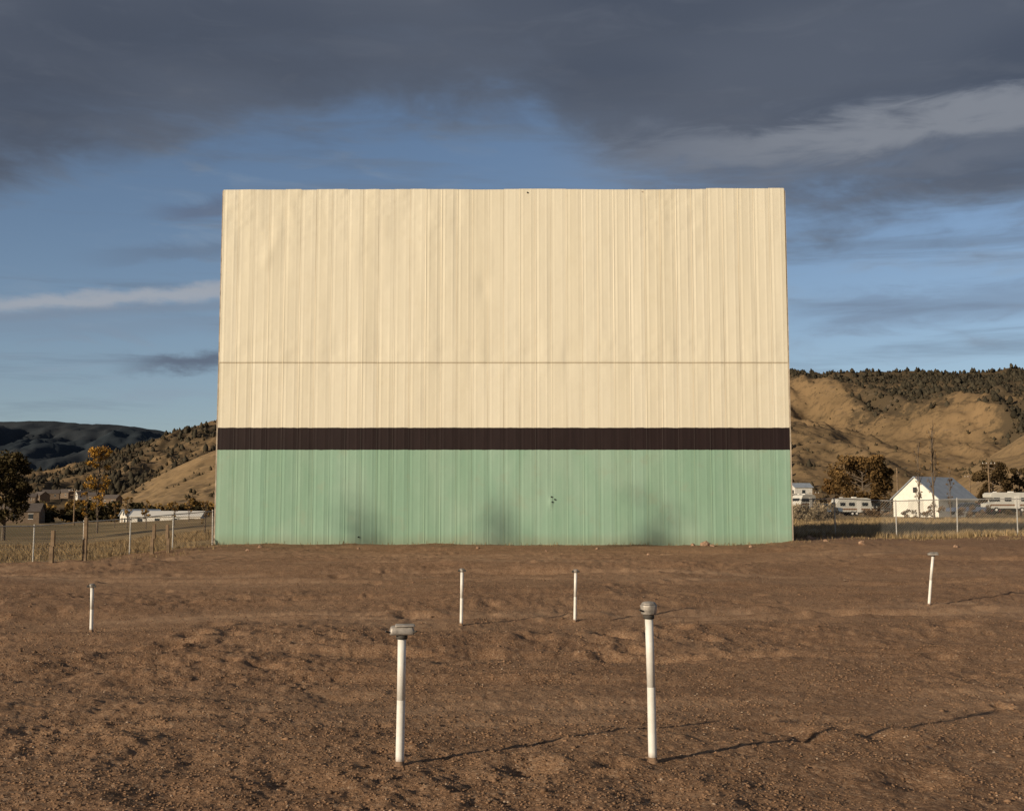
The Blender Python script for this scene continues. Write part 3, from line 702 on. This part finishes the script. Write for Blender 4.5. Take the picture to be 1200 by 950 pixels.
blades('dry_grass',np.array(q),.06,.28,(.30,.21,.11),wd=.006)
q=[]
while len(q)<5200:
    y=49.7+rng.random()**1.5*70;x=rng.uniform(.2,.56)*y
    if rng.random()<.25+.75*float(vn(x*.3,y*.2,8)+.4): q.append((x,y))
blades('dry_grass',np.array(q),.08,.36,(.36,.26,.14),wd=.006)
q=[(rng.uniform(-13,13),rng.uniform(45.3,45.95)) for _ in range(90)]+[(rng.uniform(12,22),rng.uniform(46,49.8)) for _ in range(120)]+[(x*1.,rng.uniform(38,45)) for x in rng.uniform(-15,-11,60)]
blades('weeds',np.array(q),.04,.18,(.26,.19,.10),wd=.006)

# ---------------------------------------------------------------- world sky
w=bpy.data.worlds.new('World');scene.world=w;w.use_nodes=True;nt=w.node_tree
w.cycles.sampling_method='MANUAL'; w.cycles.sample_map_resolution=256
for n_ in list(nt.nodes): nt.nodes.remove(n_)
t=NT(nt)
out=t.n('ShaderNodeOutputWorld');bg=t.n('ShaderNodeBackground');nt.links.new(bg.outputs[0],out.inputs[0])
sky=t.n('ShaderNodeTexSky',sky_type='NISHITA');sky.sun_disc=False
sky.sun_elevation=SUN_EL; sky.sun_rotation=SUN_AZ+math.pi
sky.altitude=1700;sky.dust_density=1.0;sky.air_density=1.0;sky.ozone_density=1.5
g=t.n('ShaderNodeTexCoord').outputs['Generated']
nv=t.n('ShaderNodeVectorMath',operation='NORMALIZE');t.set(nv.inputs[0],g)
s=t.n('ShaderNodeSeparateXYZ');t.set(s.inputs[0],nv.outputs[0])
Az=t.m('MULTIPLY',t.m('ARCTAN2',s.outputs[0],s.outputs[1]),57.2958)
El=t.m('MULTIPLY',t.m('ARCSINE',s.outputs[2]),57.2958)
def ae(px,py):
    u,v=ray(px,py);return math.degrees(math.atan(u)),math.degrees(math.atan2(v,math.hypot(1,u)))
def nz_(sa,se,off=0.,detail=5,rough=.6,dist=0.):
    vec=t.xyz(t.m('MULTIPLY',Az,sa),t.m('MULTIPLY',El,se),off)
    return t.noise(vec,1.,detail,rough,dist)
n1=nz_(.10,.30,1.3,5,.6,.4); n2=nz_(.20,.8,5.1,5,.58,.6); n3=nz_(.05,.16,9.,2,.5)
base=t.mix(1.,sky.outputs[0],(.100,.095,.095),'MULTIPLY')
hz=t.smooth(El,14.,0.)
base=t.mix(t.m('MULTIPLY',hz,.35),base,(.17,.235,.315))
wis=t.m('MULTIPLY',t.smooth(n2,.46,.72),t.smooth(n1,.35,.65)); 
col=t.mix(t.m('MULTIPLY',wis,.5),base,(.26,.32,.40))
gw=t.smooth(nz_(.06,.75,22.,5,.6,.3),.5,.7); col=t.mix(t.m('MULTIPLY',gw,.45),col,(.14,.18,.245))
fc=t.n('ShaderNodeFloatCurve'); cu=fc.mapping.curves[0]
pts=[(-400,300),(-100,250),(0,232),(70,212),(130,188),(250,165),(400,158),(520,150),(600,152),(680,190),(780,225),(920,262),(1010,262),(1100,250),(1200,238),(1400,210),(1700,260)]
P=[]
for px,py in pts:
    a,e_=ae(px,py); P.append(((a+50)/100,e_/40))
cu.points[0].location=P[0];cu.points[1].location=P[-1]
for q_ in P[1:-1]: cu.points.new(*q_)
fc.mapping.update()
t.set(fc.inputs['Value'],t.m('DIVIDE',t.m('ADD',Az,50.),100.,clamp=True))
Eb=t.m('MULTIPLY',fc.outputs[0],40.)
dd=t.m('SUBTRACT',El,Eb)
dd=t.m('ADD',dd,t.m('MULTIPLY',t.m('SUBTRACT',n1,.5),9.)); dd=t.m('ADD',dd,t.m('MULTIPLY',t.m('SUBTRACT',n2,.5),3.5))
mask=t.smooth(dd,-1.8,2.6)
cc=t.mix(t.smooth(n3,.35,.65),(.070,.084,.116),(.094,.109,.143))
cc=t.mix(t.m('MULTIPLY',t.smooth(n2,.5,.75),.2),cc,(.135,.152,.19))
cc=t.mix(t.m('MULTIPLY',t.smooth(dd,5.,-1.),.45),cc,(.13,.17,.24))
col=t.mix(t.m('MULTIPLY',mask,.95),col,cc)
def streak(col,p0,p1,wid,color,amt,fadeL=None,fadeR=None,ns=None,na=1.2):
    ns=n2 if ns is None else ns
    a0,e0=ae(*p0);a1,e1=ae(*p1);sl=(e1-e0)/(a1-a0)
    el=t.m('MULTIPLY_ADD',Az,sl,e0-sl*a0)
    df=t.m('SUBTRACT',El,el); df=t.m('ADD',df,t.m('MULTIPLY',t.m('SUBTRACT',ns,.5),na*wid*2))
    df=t.m('ABSOLUTE',df)
    g=t.smooth(df,wid,wid*.1)
    if fadeL: g=t.m('MULTIPLY',g,t.smooth(Az,ae(fadeL[0],300)[0],ae(fadeL[1],300)[0]))
    if fadeR: g=t.m('MULTIPLY',g,t.smooth(Az,ae(fadeR[1],300)[0],ae(fadeR[0],300)[0]))
    return t.mix(t.m('MULTIPLY',g,amt),col,color)
col=streak(col,(700,200),(1200,150),2.6,(.16,.185,.235),.5,(560,900))
col=streak(col,(700,190),(1200,126),1.3,(.24,.26,.30),.8,(620,1050))
ns3=nz_(.5,1.2,3.,4,.6)
col=streak(col,(0,358),(255,341),.62,(.36,.385,.43),.85,(-120,40),(240,420),ns3,.8)
col=streak(col,(0,370),(255,356),.5,(.20,.24,.31),.5,(-120,0),(240,420))
col=streak(col,(150,428),(260,422),.75,(.10,.12,.17),.8,(120,215),(260,420),ns3,1.)
col=streak(col,(150,250),(260,243),.7,(.11,.13,.19),.6,(150,230),(260,380))
col=streak(col,(80,302),(255,290),.7,(.13,.17,.24),.5,(60,200),(260,380))
col=streak(col,(0,385),(255,380),.9,(.20,.25,.33),.35,(-200,60),(240,420))
col=streak(col,(930,370),(1200,352),1.4,(.16,.20,.28),.45,(880,1000))
nt.links.new(col,bg.inputs[0]);bg.inputs[1].default_value=1.0

sd=bpy.data.lights.new('sun','SUN');sd.energy=4.7;sd.angle=math.radians(.9);sd.color=(1,.84,.62)
so=link(bpy.data.objects.new('sun',sd))
dirv=Vector((math.sin(SUN_AZ)*math.cos(SUN_EL),math.cos(SUN_AZ)*math.cos(SUN_EL),-math.sin(SUN_EL)))
so.rotation_euler=dirv.to_track_quat('-Z','Y').to_euler(); so.location=(-20,-20,20)
cam=bpy.data.cameras.new('camera');cam.sensor_width=36;cam.lens=36*F/1200;cam.clip_end=30000;cam.clip_start=.1
co=link(bpy.data.objects.new('camera',cam));co.location=(0,0,CZ);co.rotation_euler=(math.pi/2+TH,0,0)
scene.camera=co
